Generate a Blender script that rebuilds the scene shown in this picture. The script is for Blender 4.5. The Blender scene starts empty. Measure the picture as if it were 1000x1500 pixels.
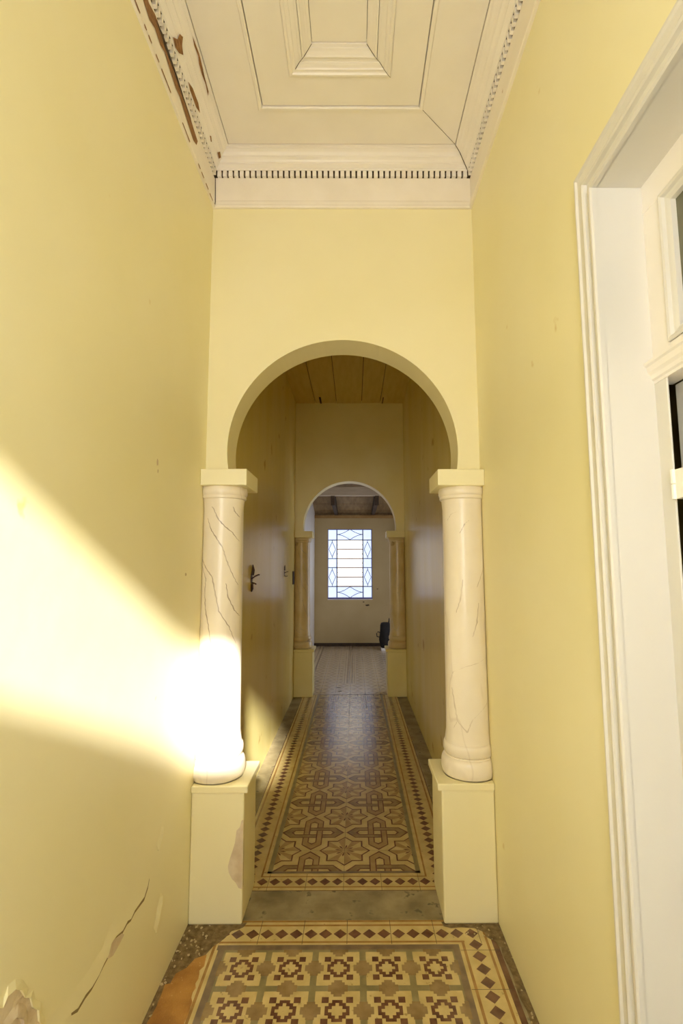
import bpy, math, random
random.seed(7)
SC = bpy.context.scene
COL = SC.collection
K = .029                     # the house is not square: its cross walls run slightly askew to the corridor
PI = math.pi

# ------------------------------------------------------------------ mesh helper
class MB:
    def __init__(s): s.v, s.f, s.m = [], [], []
    def add(s, vs, fs, m=0):
        n = len(s.v); s.v += [tuple(p) for p in vs]
        for f in fs: s.f.append([n+i for i in f]); s.m.append(m)
        return s
    def box(s, x0, x1, y0, y1, z0, z1, m=0):
        vs = [(x, y, z) for x in (x0, x1) for y in (y0, y1) for z in (z0, z1)]
        return s.add(vs, [(0,1,3,2),(4,6,7,5),(0,4,5,1),(2,3,7,6),(0,2,6,4),(1,5,7,3)], m)
    def poly(s, pts, z, m=0):
        a = sum(pts[i][0]*pts[(i+1)%len(pts)][1]-pts[(i+1)%len(pts)][0]*pts[i][1] for i in range(len(pts)))
        if a < 0: pts = pts[::-1]
        return s.add([(p[0], p[1], z) for p in pts], [list(range(len(pts)))], m)
    def lathe(s, cx, cy, prof, n=48, m=0, cut=None):
        vs = [(cx+r*math.cos(2*PI*i/n), cy+r*math.sin(2*PI*i/n), z) for r, z in prof for i in range(n)]
        if cut is not None: vs = [(max(x, cut) if cut < 0 else min(x, cut), y, z) for x, y, z in vs]
        fs = [(j*n+i, j*n+(i+1)%n, (j+1)*n+(i+1)%n, (j+1)*n+i) for j in range(len(prof)-1) for i in range(n)]
        fs.append(list(range(n))[::-1]); fs.append([(len(prof)-1)*n+i for i in range(n)])
        return s.add(vs, fs, m)
    def sweep(s, paths, closed=False, m=0):
        """paths: list of equally long point rows (one row per station along the run)"""
        n = len(paths[0]); k = len(paths)
        vs = [p for row in paths for p in row]
        fs = []
        for j in range(k if closed else k-1):
            b = (j+1) % k
            for i in range(n-1): fs.append((j*n+i, j*n+i+1, b*n+i+1, b*n+i))
        return s.add(vs, fs, m)
    def tube(s, pts, r, n=8, m=0):
        rows = []
        for i, p in enumerate(pts):
            a = pts[max(i-1, 0)]; b = pts[min(i+1, len(pts)-1)]
            d = [b[k]-a[k] for k in range(3)]; L = math.sqrt(sum(c*c for c in d)) or 1; d = [c/L for c in d]
            u = (0,0,1) if abs(d[2]) < .9 else (1,0,0)
            e = [d[1]*u[2]-d[2]*u[1], d[2]*u[0]-d[0]*u[2], d[0]*u[1]-d[1]*u[0]]
            L = math.sqrt(sum(c*c for c in e)); e = [c/L for c in e]
            g = [d[1]*e[2]-d[2]*e[1], d[2]*e[0]-d[0]*e[2], d[0]*e[1]-d[1]*e[0]]
            rr = r[i] if isinstance(r, (list, tuple)) else r
            rows.append([tuple(p[k]+rr*(math.cos(2*PI*t/n)*e[k]+math.sin(2*PI*t/n)*g[k]) for k in range(3)) for t in range(n+1)])
        s.sweep(rows, m=m)
        s.add(rows[0][:-1], [list(range(n))], m); s.add(rows[-1][:-1], [list(range(n))[::-1]], m)
        return s
    def build(s, name, mats, parent=None, smooth=False, bevel=0, base=None):
        P = [(x, y+K*x, z) for x, y, z in s.v]
        if parent is not None: o0 = parent['_o']
        elif base is not None: o0 = (base[0], base[1]+K*base[0], base[2])
        else:
            o0 = tuple((min(p[k] for p in P)+max(p[k] for p in P))/2 if k < 2 else min(p[2] for p in P) for k in range(3))
        me = bpy.data.meshes.new(name)
        me.from_pydata([tuple(p[k]-o0[k] for k in range(3)) for p in P], [], s.f)
        if not isinstance(mats, (list, tuple)): mats = [mats]
        for mt in mats: me.materials.append(mt)
        for i, p in enumerate(me.polygons): p.material_index = s.m[i]
        me.update()
        ob = bpy.data.objects.new(name, me); COL.objects.link(ob)
        ob['_o'] = o0
        if parent is not None: ob.parent = parent
        else: ob.location = o0
        if smooth:
            me.polygons.foreach_set('use_smooth', [True]*len(me.polygons))
            try: me.set_sharp_from_angle(angle=math.radians(40))
            except Exception: pass
        if bevel:
            b = ob.modifiers.new('bevel', 'BEVEL'); b.width = bevel; b.segments = 2; b.limit_method = 'ANGLE'
        return ob

def tag(o, label=None, cat=None, group=None, kind=None):
    if label: o['label'] = label
    if cat: o['category'] = cat
    if group: o['group'] = group
    if kind: o['kind'] = kind
    return o
def empty(name, loc, label, cat, kind=None, group=None):
    o = bpy.data.objects.new(name, None); COL.objects.link(o)
    l = (loc[0], loc[1]+K*loc[0], loc[2]); o.location = l; o['_o'] = l; o.empty_display_size = .1
    return tag(o, label, cat, group, kind)

# ------------------------------------------------------------------ materials
def srgb(r, g, b):
    f = lambda c: (c/255/12.92) if c/255 <= .04045 else ((c/255+.055)/1.055)**2.4
    return (f(r), f(g), f(b), 1)
def mat(name, c1, c2=None, rough=.5, scale=4, stretch=(1,1,1), bump=0, bscale=60, bstretch=(1,1,1), lo=.35, hi=.65,
        spec=.5, coat=0, spots=None, spot_scale=20, spot_at=.7, detail=5):
    m = bpy.data.materials.new(name); m.use_nodes = True
    nt = m.node_tree; N = nt.nodes; L = nt.links
    b = N['Principled BSDF']; b.inputs['Roughness'].default_value = rough
    b.inputs['Specular IOR Level'].default_value = spec
    if coat: b.inputs['Coat Weight'].default_value = coat; b.inputs['Coat Roughness'].default_value = .12
    tc = N.new('ShaderNodeTexCoord')
    def noise(sc, st, det=detail):
        mp = N.new('ShaderNodeMapping'); mp.inputs['Scale'].default_value = st
        L.new(tc.outputs['Object'], mp.inputs['Vector'])
        n = N.new('ShaderNodeTexNoise'); n.inputs['Scale'].default_value = sc; n.inputs['Detail'].default_value = det
        L.new(mp.outputs['Vector'], n.inputs['Vector']); return n
    if c2:
        n = noise(scale, stretch); r = N.new('ShaderNodeMapRange')
        r.inputs['From Min'].default_value = lo; r.inputs['From Max'].default_value = hi
        L.new(n.outputs['Fac'], r.inputs['Value'])
        mx = N.new('ShaderNodeMix'); mx.data_type = 'RGBA'
        mx.inputs['A'].default_value = c1; mx.inputs['B'].default_value = c2
        L.new(r.outputs['Result'], mx.inputs['Factor']); out = mx.outputs['Result']
        if spots:
            n2 = noise(spot_scale, (1,1,1), 3); r2 = N.new('ShaderNodeMapRange')
            r2.inputs['From Min'].default_value = spot_at; r2.inputs['From Max'].default_value = spot_at+.06
            L.new(n2.outputs['Fac'], r2.inputs['Value'])
            m2 = N.new('ShaderNodeMix'); m2.data_type = 'RGBA'; m2.inputs['B'].default_value = spots
            L.new(out, m2.inputs['A']); L.new(r2.outputs['Result'], m2.inputs['Factor']); out = m2.outputs['Result']
        L.new(out, b.inputs['Base Color'])
    else: b.inputs['Base Color'].default_value = c1
    if bump:
        n = noise(bscale, bstretch); bp = N.new('ShaderNodeBump'); bp.inputs['Strength'].default_value = bump
        bp.inputs['Distance'].default_value = .01
        L.new(n.outputs['Fac'], bp.inputs['Height']); L.new(bp.outputs['Normal'], b.inputs['Normal'])
    return m

M = {}
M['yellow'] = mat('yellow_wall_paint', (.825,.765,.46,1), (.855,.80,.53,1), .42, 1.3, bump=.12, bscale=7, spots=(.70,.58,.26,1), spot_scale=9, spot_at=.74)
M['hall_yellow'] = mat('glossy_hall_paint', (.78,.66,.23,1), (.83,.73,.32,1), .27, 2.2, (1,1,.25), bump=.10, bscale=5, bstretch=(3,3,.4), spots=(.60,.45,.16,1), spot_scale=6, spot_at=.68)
M['arch_yellow'] = mat('arch_wall_paint', (.84,.775,.48,1), (.87,.81,.54,1), .45, 1.5, bump=.08, bscale=9)
M['far_yellow'] = mat('far_arch_paint', (.80,.69,.27,1), (.84,.74,.34,1), .4, 2, bump=.1, bscale=9)
M['pale'] = mat('pale_room_paint', (.80,.77,.72,1), (.84,.81,.78,1), .4, 2, bump=.08, bscale=8)
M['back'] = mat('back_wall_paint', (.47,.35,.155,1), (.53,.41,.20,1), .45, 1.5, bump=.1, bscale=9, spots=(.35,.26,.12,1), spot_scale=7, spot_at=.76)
M['cream'] = mat('cream_wood_paint', (.83,.785,.735,1), (.87,.83,.79,1), .38, 3, bump=.05, bscale=30, spots=(.62,.45,.28,1), spot_scale=30, spot_at=.80)
M['cream_old'] = mat('old_cream_wood_paint', (.84,.785,.70,1), (.88,.83,.76,1), .42, 6, (1,.3,1), bump=.12, bscale=40, spots=(.40,.22,.10,1), spot_scale=26, spot_at=.735)
M['white'] = mat('white_door_paint', (.68,.655,.60,1), (.71,.69,.645,1), .3, 2.5, (1,1,.4), bump=.04, bscale=12)
M['bare_wood'] = mat('bare_rotten_wood', (.20,.09,.03,1), (.36,.19,.07,1), .8, 30, (6,1,6), bump=.5, bscale=60, bstretch=(4,.6,4))
M['dark_wood'] = mat('dark_wood', (.035,.02,.008,1), (.07,.04,.018,1), .8, 20, bump=.3)
M['hall_wood'] = mat('yellow_ceiling_boards', (.64,.49,.11,1), (.70,.55,.15,1), .5, 5, (4,.6,1), bump=.15, bscale=20, bstretch=(5,.5,1))
M['roof_wood'] = mat('brown_roof_boards', (.26,.17,.08,1), (.36,.25,.12,1), .7, 6, (3,.6,1), bump=.3, bscale=20)
M['cement'] = mat('worn_cement', (.20,.16,.085,1), (.37,.31,.18,1), .5, 7, bump=.2, bscale=40, spots=(.12,.10,.06,1), spot_scale=14, spot_at=.62)
M['dirt'] = mat('floor_dirt', (.10,.065,.025,1), (.27,.19,.09,1), .9, 40, bump=.6, bscale=140, lo=.3, hi=.7, spots=(.50,.44,.30,1), spot_scale=150, spot_at=.70)
M['rust'] = mat('orange_worn_tile', (.30,.13,.022,1), (.46,.235,.05,1), .6, 9, bump=.25, bscale=140, spots=(.56,.36,.12,1), spot_scale=60, spot_at=.66)
M['plaster'] = mat('bare_plaster', (.58,.46,.30,1), (.70,.60,.44,1), .85, 18, bump=.4, bscale=60)
M['chip'] = mat('paint_chip', (.42,.33,.16,1), (.58,.48,.28,1), .7, 18, bump=.3, bscale=60)
M['t_cream'] = mat('tile_cream', (.52,.40,.17,1), (.63,.50,.235,1), .21, 14, spots=(.36,.27,.11,1), spot_scale=30, spot_at=.66)
M['t_brown'] = mat('tile_brown', (.105,.045,.028,1), (.19,.095,.055,1), .21, 18)
M['t_taupe'] = mat('tile_taupe', (.24,.16,.075,1), (.33,.235,.115,1), .21, 16)
M['t_green'] = mat('tile_grey_green', (.20,.165,.075,1), (.28,.235,.115,1), .32, 16)
M['t_mauve'] = mat('tile_mauve', (.15,.10,.065,1), (.24,.175,.105,1), .32, 16)
M['t_tan'] = mat('tile_tan', (.34,.225,.095,1), (.43,.30,.135,1), .21, 16)
M['t_ochre'] = mat('tile_ochre', (.28,.15,.045,1), (.38,.22,.075,1), .21, 16)
M['t_pale'] = mat('tile_pale', (.50,.40,.26,1), (.58,.47,.32,1), .2, 16)
M['t_grey'] = mat('tile_grey', (.27,.20,.14,1), (.36,.28,.20,1), .2, 16)
M['black'] = mat('black_plastic', (.008,.006,.006,1), (.014,.011,.010,1), .8, 14, bump=.3, bscale=18)
M['wire'] = mat('brown_wire', (.05,.02,.012,1), rough=.5)
M['lead'] = mat('lead_came', (.05,.06,.12,1), rough=.5)
M['frame_blue'] = mat('window_frame_paint', (.16,.15,.42,1), rough=.4)
M['louvre_bar'] = mat('louvre_bar', (.20,.08,.05,1), rough=.5)
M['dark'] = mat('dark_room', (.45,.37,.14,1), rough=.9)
M['hinge'] = mat('painted_hinge', (.88,.86,.80,1), rough=.35)

def marble():
    m = bpy.data.materials.new('veined_marble'); m.use_nodes = True
    nt = m.node_tree; N = nt.nodes; L = nt.links; b = N['Principled BSDF']
    b.inputs['Roughness'].default_value = .28
    tc = N.new('ShaderNodeTexCoord')
    prev = None
    col = N.new('ShaderNodeMix'); col.data_type = 'RGBA'
    n0 = N.new('ShaderNodeTexNoise'); n0.inputs['Scale'].default_value = 5; n0.inputs['Detail'].default_value = 6
    L.new(tc.outputs['Object'], n0.inputs['Vector'])
    col.inputs['A'].default_value = (.80,.71,.56,1); col.inputs['B'].default_value = (.90,.84,.73,1)
    L.new(n0.outputs['Fac'], col.inputs['Factor']); out = col.outputs['Result']
    for rot, sc, w, c, amt in (((-.6,.3,1.4), .8, .006, (.58,.49,.38,1), .3), ((.2,.7,.3), 1.3, .03, (.70,.62,.50,1), .35)):
        mp = N.new('ShaderNodeMapping'); mp.inputs['Rotation'].default_value = rot; mp.inputs['Scale'].default_value = (2.6, 2.6, .8)
        mp.inputs['Location'].default_value = (rot[0]*3, rot[1]*2, .3)
        L.new(tc.outputs['Object'], mp.inputs['Vector'])
        n = N.new('ShaderNodeTexNoise'); n.inputs['Scale'].default_value = sc; n.inputs['Detail'].default_value = 3.5; n.inputs['Roughness'].default_value = .45
        L.new(mp.outputs['Vector'], n.inputs['Vector'])
        s = N.new('ShaderNodeMath'); s.operation = 'SUBTRACT'; s.inputs[1].default_value = .5; L.new(n.outputs['Fac'], s.inputs[0])
        a = N.new('ShaderNodeMath'); a.operation = 'ABSOLUTE'; L.new(s.outputs[0], a.inputs[0])
        r = N.new('ShaderNodeMapRange'); r.inputs['From Min'].default_value = w*.25; r.inputs['From Max'].default_value = w
        r.inputs['To Min'].default_value = amt; r.inputs['To Max'].default_value = 0; L.new(a.outputs[0], r.inputs['Value'])
        mx = N.new('ShaderNodeMix'); mx.data_type = 'RGBA'; mx.inputs['B'].default_value = c
        L.new(out, mx.inputs['A']); L.new(r.outputs['Result'], mx.inputs['Factor']); out = mx.outputs['Result']
    L.new(out, b.inputs['Base Color'])
    return m
M['marble'] = marble()
def litpane(name, c, c2, strength, scale):
    m = bpy.data.materials.new(name); m.use_nodes = True
    nt = m.node_tree; N = nt.nodes; L = nt.links; b = N['Principled BSDF']
    b.inputs['Base Color'].default_value = (.5,.5,.5,1); b.inputs['Roughness'].default_value = .2
    tc = N.new('ShaderNodeTexCoord'); n = N.new('ShaderNodeTexNoise'); n.inputs['Scale'].default_value = scale
    L.new(tc.outputs['Object'], n.inputs['Vector'])
    mx = N.new('ShaderNodeMix'); mx.data_type = 'RGBA'; mx.inputs['A'].default_value = c; mx.inputs['B'].default_value = c2
    L.new(n.outputs['Fac'], mx.inputs['Factor']); L.new(mx.outputs['Result'], b.inputs['Emission Color'])
    b.inputs['Emission Strength'].default_value = strength
    return m
WIN = 1.0
M['pane_blue'] = litpane('daylit_blue_glass', (.52,.64,1.0,1), (.72,.82,1.0,1), .88*WIN, 9)
M['pane_warm'] = litpane('daylit_frosted_louvre', (1.0,.93,.84,1), (1.0,.97,.93,1), 1.15*WIN, 6)
M['fill_glass'] = litpane('added_fill_glass', (.95,.97,1.0,1), (.98,.99,1.0,1), 8.6, 6)  # made-up glow that brightens the vestibule from behind the camera
M['dark_glass'] = mat('dark_transom_glass', (.10,.10,.06,1), (.16,.16,.10,1), .08, 8)

# ------------------------------------------------------------------ dimensions (metres)
XL, XR = -.80, .683          # corridor walls
CX = -.060                   # corridor axis
YF = -.90                    # entrance wall (behind the camera)
YA, YA2 = 2.675, 2.875       # near arch wall
YB, YB2 = 6.78, 6.98         # far arch wall
YE = 10.95                   # back wall of the far room
ZC = 4.045                   # vestibule ceiling
XCL, XCR = -.86, 1.9         # far room side walls

# ------------------------------------------------------------------ side walls
def wall_quad(mb, x, x2, y0, y1, z0, z1, m=0): mb.box(min(x,x2), max(x,x2), y0, y1, z0, z1, m)
w = MB()
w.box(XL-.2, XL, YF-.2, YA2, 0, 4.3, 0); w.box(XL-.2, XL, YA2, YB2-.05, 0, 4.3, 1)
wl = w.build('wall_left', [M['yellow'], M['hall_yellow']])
tag(wl, 'long yellow plaster wall on the left, cracked near the floor', 'wall', kind='structure')
DY0, DY1, DZ = .08, 1.288, 2.745       # side door opening
w = MB()
w.box(XR, XR+.12, YF-.2, DY0, 0, 4.3); w.box(XR, XR+.12, DY0, DY1, DZ, 4.3); w.box(XR, XR+.12, DY1, YA2, 0, 4.3)
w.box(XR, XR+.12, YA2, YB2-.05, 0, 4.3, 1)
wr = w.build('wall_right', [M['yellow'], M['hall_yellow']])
tag(wr, 'long yellow plaster wall on the right, with the tall doorway', 'wall', kind='structure')

# peeling plaster on the left wall: thin flakes whose edge has lifted
def flake(crack, tops, lift=.012, mi=0):
    mb = MB(); n = len(crack)
    A = [(XL+.0012+lift*math.sin(PI*(i+.6)/(n+.4)), y, z) for i, (y, z) in enumerate(crack)]
    B = [(XL+.0006, y, z) for y, z in tops]
    A2 = [(XL+.0002, y, z) for y, z in crack]
    mb.sweep([A2, A, B]); return mb
crack = [(2.085,.500),(2.073,.479),(2.04,.458),(1.957,.464),(1.925,.456),(1.896,.468),(1.86,.462),(1.81,.477),(1.777,.479),(1.76,.457),(1.73,.452),(1.701,.441),(1.66,.438),(1.624,.445),(1.583,.441),(1.55,.455),(1.515,.453),(1.46,.47)]
tops = [(y-.01, z+.045+.02*abs(math.sin(i*1.9))) for i, (y, z) in enumerate(crack)]
flake(crack, tops, .0045).build('peeling_plaster', M['yellow'], wl)
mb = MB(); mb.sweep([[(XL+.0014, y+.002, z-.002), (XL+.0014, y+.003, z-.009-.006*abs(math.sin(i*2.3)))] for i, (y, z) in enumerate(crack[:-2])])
mb.build('crack_shadow', mat('crack_gap_shade', (.27,.20,.09,1), rough=.9), wl)  # dark strip paints the shadow in the gap below the lifted crack edge
c2 = [(2.23,.345),(2.224,.324),(2.20,.30),(2.19,.27),(2.173,.243)]
flake(c2, [(y-.02, z+.03) for y, z in c2], .008).build('peeling_plaster', M['yellow'], wl)
c3 = [(2.22,.62),(2.21,.60),(2.19,.575),(2.165,.555)]
flake(c3, [(y-.01, z+.03) for y, z in c3], .006).build('peeling_plaster', M['yellow'], wl)
mb = MB()
mb.add([(XL+.0015, y, z) for y, z in ((1.777,.474),(1.81,.470),(1.86,.452),(1.88,.435),(1.85,.43),(1.80,.425),(1.765,.44),(1.755,.452))], [list(range(8))])
tag(mb.build('bare_plaster', M['plaster'], wl), 'bare plaster behind the lifted crack')
patch = [(1.18,.76),(1.242,.713),(1.253,.728),(1.28,.722),(1.308,.699),(1.33,.665),(1.349,.650),(1.36,.62),(1.384,.595),(1.39,.565),(1.405,.544),(1.42,.48),(1.40,.36),(1.2,.30),(1.08,.5)]
mb = MB(); mb.add([(XL+.0015, y, z) for y, z in patch], [list(range(len(patch)))])
tag(mb.build('bare_plaster', M['plaster'], wl), 'large bare plaster patch near the floor')
e1 = patch[0:6]; flake(e1, [(y+.012, z+.014) for y, z in e1], .009).build('peeling_plaster', M['yellow'], wl)
e2 = patch[5:12]; flake(e2, [(y+.016, z+.006) for y, z in e2], .006).build('peeling_plaster', M['yellow'], wl)
e3 = [(1.20,.66),(1.26,.66),(1.29,.655),(1.315,.63),(1.33,.60),(1.335,.55)]
flake(e3, [(y+.02, z+.02) for y, z in e3], .010).build('peeling_plaster', M['plaster'], wl)
def scar(y, z, w_, h_, m):
    mb = MB(); pts = [(XL+.001, y+w_*math.cos(t)*random.uniform(.6,1.1), z+h_*math.sin(t)*random.uniform(.6,1.1)) for t in [k*2*PI/9 for k in range(9)]]
    mb.add(pts, [list(range(9))]); return mb.build('wall_scar', m, wl)
scar(2.012, 2.121, .012, .018, M['plaster']); scar(2.02, 2.085, .006, .012, M['chip']); scar(2.40, 1.66, .014, .01, M['chip'])

# ------------------------------------------------------------------ arch walls
def arch_wall(name, y0, y1, r, cz, zsp, ztop, x0, x1, mats, label, xs=0):
    mb = MB(); n = 64
    cx = CX
    a0 = math.asin((cz-zsp)/r)
    arc = [(cx+r*math.cos(t), cz+r*math.sin(t)) for t in [-a0+(PI+2*a0)*k/n for k in range(n+1)]]   # right to left over the top
    hw = arc[0][0]-cx
    front = [(x, y0, z) for x, z in arc]; backp = [(x, y1, z) for x, z in arc]
    def strip(y, flip):
        vs, fs = [], []
        outer = []
        for k, (x, z) in enumerate(arc):
            outer.append((x, ztop))
        # wall above the arc, split into columns
        half = n//2
        for k in range(n):
            (xa, za), (xb, zb) = arc[k], arc[k+1]
            i = len(vs)
            # radial projection to the enclosing rectangle
            vs += [(xa, y, za), (xb, y, zb), (px(xb, zb)[0], y, px(xb, zb)[1]), (px(xa, za)[0], y, px(xa, za)[1])]
            fs.append((i, i+1, i+2, i+3) if flip else (i+3, i+2, i+1, i))
        return vs, fs
    def px(x, z):
        dx, dz = x-cx, z-cz
        best = 1e9
        if dx > 1e-6: best = min(best, (x1-cx)/dx)
        if dx < -1e-6: best = min(best, (x0-cx)/dx)
        if dz > 1e-6: best = min(best, (ztop-cz)/dz)
        if dz < -1e-6: best = min(best, (zsp-cz)/dz*1e9 if False else best)
        return (cx+dx*best, max(cz+dz*best, zsp))
    for y, fl in ((y0, False), (y1, True)):
        vs, fs = strip(y, fl); mb.add(vs, fs, 0 if y == y0 else 1)
        for sx, xe in ((1, x1), (-1, x0)):       # corners of the rectangle
            # fill triangles at the upper corners
            ks = [k for k in range(n+1)]
            pts = [px(*arc[k]) for k in ks]
            for k in range(n):
                pa, pb = pts[k], pts[k+1]
                if abs(pa[0]-pb[0]) > 1e-5 and abs(pa[1]-pb[1]) > 1e-5 and (pa[0]-cx)*sx > 0:
                    mb.add([(pa[0], y, pa[1]), (pb[0], y, pb[1]), (xe, y, ztop)], [(0,1,2)], 0 if y == y0 else 1)
        # little pieces below the horseshoe ends
    mb.sweep([front, backp], m=0)                # soffit
    for sx in (1, -1):
        xi = cx+sx*hw; xe = x1 if sx > 0 else x0
        mb.add([(xi,y0,zsp),(xe,y0,zsp),(xe,y1,zsp),(xi,y1,zsp)], [(0,1,2,3)], 0)
    o = mb.build(name, mats)
    return tag(o, label, 'arch wall', kind='structure')
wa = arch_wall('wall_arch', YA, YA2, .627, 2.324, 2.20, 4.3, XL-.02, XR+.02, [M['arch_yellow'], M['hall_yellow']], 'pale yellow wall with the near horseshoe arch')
wb = arch_wall('wall_inner_arch', YB, YB2, .629, 2.222, 2.165, 4.3, XL-.1, XR+1.5, [M['far_yellow'], M['pale']], 'yellow wall with the small far arch')

# ------------------------------------------------------------------ columns
M['far_marble'] = mat('yellowed_marble', (.60,.46,.20,1), (.70,.57,.30,1), .3, 4, spots=(.45,.32,.14,1), spot_scale=8, spot_at=.66)
M['vein'] = mat('marble_vein', (.36,.28,.20,1), (.62,.54,.43,1), .3, 7)
M['vein_soft'] = mat('faint_marble_vein', (.55,.46,.35,1), (.74,.66,.54,1), .3, 7)
# veins as (fraction across the shaft seen from the front, height)
VL = [[(.22,2.04),(.39,2.0),(.51,1.945),(.65,1.91),(.83,1.875),(.96,1.83)], [(.24,1.95),(.34,1.89),(.48,1.845),(.63,1.795),(.72,1.73),(.84,1.66),(.95,1.60)],
      [(.80,2.05),(.86,1.99),(.96,1.96)], [(.02,1.78),(.14,1.725),(.23,1.69),(.40,1.645),(.48,1.57),(.58,1.47),(.80,1.39),(.93,1.30)], [(.11,1.70),(.24,1.635),(.22,1.57),(.25,1.48),(.34,1.40),(.42,1.30)],
      [(.72,1.61),(.77,1.54),(.90,1.47),(.98,1.44)], [(.10,.93),(.22,.87),(.55,.835),(.96,.87)], [(.45,.97),(.52,.89),(.80,.86)], [(.60,1.30),(.66,1.2),(.80,1.1),(.92,1.05)]]
VR = [[(.06,1.93),(.15,1.965),(.28,1.975)], [(.32,1.86),(.44,1.91),(.56,1.93)], [(.62,2.03),(.71,2.05)], [(.69,1.58),(.86,1.66),(.97,1.74)], [(.06,1.10),(.12,1.15),(.35,1.18),(.67,1.20),(.92,1.225)],
      [(.09,1.07),(.14,.98),(.18,.91),(.10,.87)], [(.63,.95),(.77,.975),(.95,1.02)], [(.18,.91),(.37,.86),(.48,.92),(.63,.95)], [(.20,1.45),(.30,1.52),(.36,1.62)], [(.55,1.33),(.66,1.40),(.72,1.50)]]
def veins(mb, cx, cy, rad, lines, w_, cut):
    for ln in lines:
        pts = []
        for (u0, za), (u1, zb) in zip(ln, ln[1:]):
            for k in range(6):
                t = k/6; pts.append((u0+(u1-u0)*t+.006*math.sin(23*t+u0*40), za+(zb-za)*t))
        pts.append(ln[-1]); rows = []
        for i, (u_, z) in enumerate(pts):
            a = math.asin(max(-.985, min(.985, 2*u_-1))); h_ = w_*(.35+.65*math.sin(PI*(i+.5)/len(pts))*(.7+.3*math.sin(i*1.3)))
            row = []
            for q in (-1, 1):
                R_ = rad(z)+.0006; ang = a+q*h_/R_
                xx = cx+R_*math.sin(ang); xx = max(xx, cut) if cut < 0 else min(xx, cut)
                row.append((xx, cy-R_*math.cos(ang), z+q*h_*.5))
            rows.append(row)
        mb.sweep(rows, m=1)
def column(yp, yc, side, zped, ztop, label, inner, dmg=False, hall=False):
    """half-open distances from the axis: inner = pedestal face, cap and impost overhang it a little"""
    s = side; xw = XR-.001 if s > 0 else XL+.001
    root = empty('column', (CX+s*.65, yc, 0), label, 'column', 'thing')
    X = lambda d: CX+s*d
    bx = lambda mb, d0, y0, y1, z0, z1: mb.box(min(X(d0), xw), max(X(d0), xw), y0, y1, z0, z1)
    ym = M['arch_yellow'] if not hall else M['far_yellow']
    mm = M['far_marble'] if hall else M['marble']
    p = MB(); bx(p, inner, yp+.004, yp+.31, 0, zped-.034); ped = p.build('pedestal', ym, root, bevel=.008)
    c = MB(); bx(c, inner-.019, yp-.006, yp+.318, zped-.034, zped); c.build('cap_slab', M['arch_yellow'] if not hall else M['far_yellow'], root, bevel=.005)
    cx, cy = X(.652), yc
    z = zped
    mb = MB()
    prof = [(.135, z)]
    for k in range(9):
        t = -PI/2+PI*k/8; prof.append((.128+.016*math.cos(t), z+.046+.046*math.sin(t)))
    prof += [(.124, z+.094), (.124, z+.100)]
    for k in range(9):
        t = -PI/2+PI*k/8; prof.append((.119+.013*math.cos(t), z+.132+.031*math.sin(t)))
    prof += [(.119, z+.165)]
    mb.lathe(cx, cy, prof, cut=xw); mb.build('base', mm, root, smooth=True)
    zt = ztop-.150
    H = zt-(z+.163)
    prof = []
    for k in range(25):
        t = k/24; r = .1145-.007*t+.008*math.exp(-t*H/.02)+.005*math.exp(-(1-t)*H/.015)
        prof.append((r, z+.163+H*t))
    mb = MB(); mb.lathe(cx, cy, prof, 56, cut=xw)
    def rad(zz):
        t = min(1, max(0, (zz-z-.163)/H)); return .1145-.007*t+.008*math.exp(-t*H/.02)+.005*math.exp(-(1-t)*H/.015)
    dz = (z+.163)-.795
    veins(mb, cx, cy, rad, [[(u_, min(zz+dz, zt-.005)) for u_, zz in ln] for ln in (VL if s < 0 else VR)], .0033 if s < 0 else .0045, xw)
    mb.build('shaft', [mm, M['vein'] if s < 0 else M['vein_soft']], root, smooth=True)
    prof = [(.114, zt), (.121, zt+.004), (.123, zt+.012), (.121, zt+.019), (.124, zt+.022), (.128, zt+.034), (.128, zt+.050), (.124, zt+.064)]
    mb = MB(); mb.lathe(cx, cy, prof, 56, cut=xw); mb.build('capital', mm, root, smooth=True)
    mb = MB(); bx(mb, .498, yp, yp+.300, ztop-.086, ztop); mb.build('impost_block', M['arch_yellow'] if not hall else M['far_yellow'], root, bevel=.004)
    return root, ped
colL, pedL = column(2.58, 2.72, -1, .632, 2.205, 'left marble column of the near arch, catching the sunlight, on chipped pedestal', .482)
colR, pedR = column(2.58, 2.72, 1, .640, 2.202, 'right marble column of the near arch, on a smooth yellow pedestal', .482)
column(6.735, 6.88, -1, .608, 2.165, 'small distant marble column left of the far arch', .49, hall=True)
column(6.735, 6.88, 1, .608, 2.168, 'small distant marble column right of the far arch, beside the black sack', .49, hall=True)
# bare plaster patch on the left pedestal corner
pp = [(-.5425,.475),(-.552,.470),(-.560,.44),(-.575,.425),(-.582,.37),(-.592,.335),(-.604,.30),(-.613,.265),(-.609,.235),(-.592,.205),(-.575,.19),(-.560,.165),(-.5425,.16)]
mb = MB(); mb.add([(x, 2.5825, z) for x, z in pp], [list(range(len(pp)))]); mb.add([(-.5405, 2.585+.01*(i % 2), z) for i, z in enumerate((.475,.40,.30,.20,.16))]+[(-.5405,2.60,.17),(-.5405,2.598,.44)], [list(range(7))])
tag(mb.build('bare_patch', M['plaster'], colL), 'bare brown plaster patch')

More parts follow.
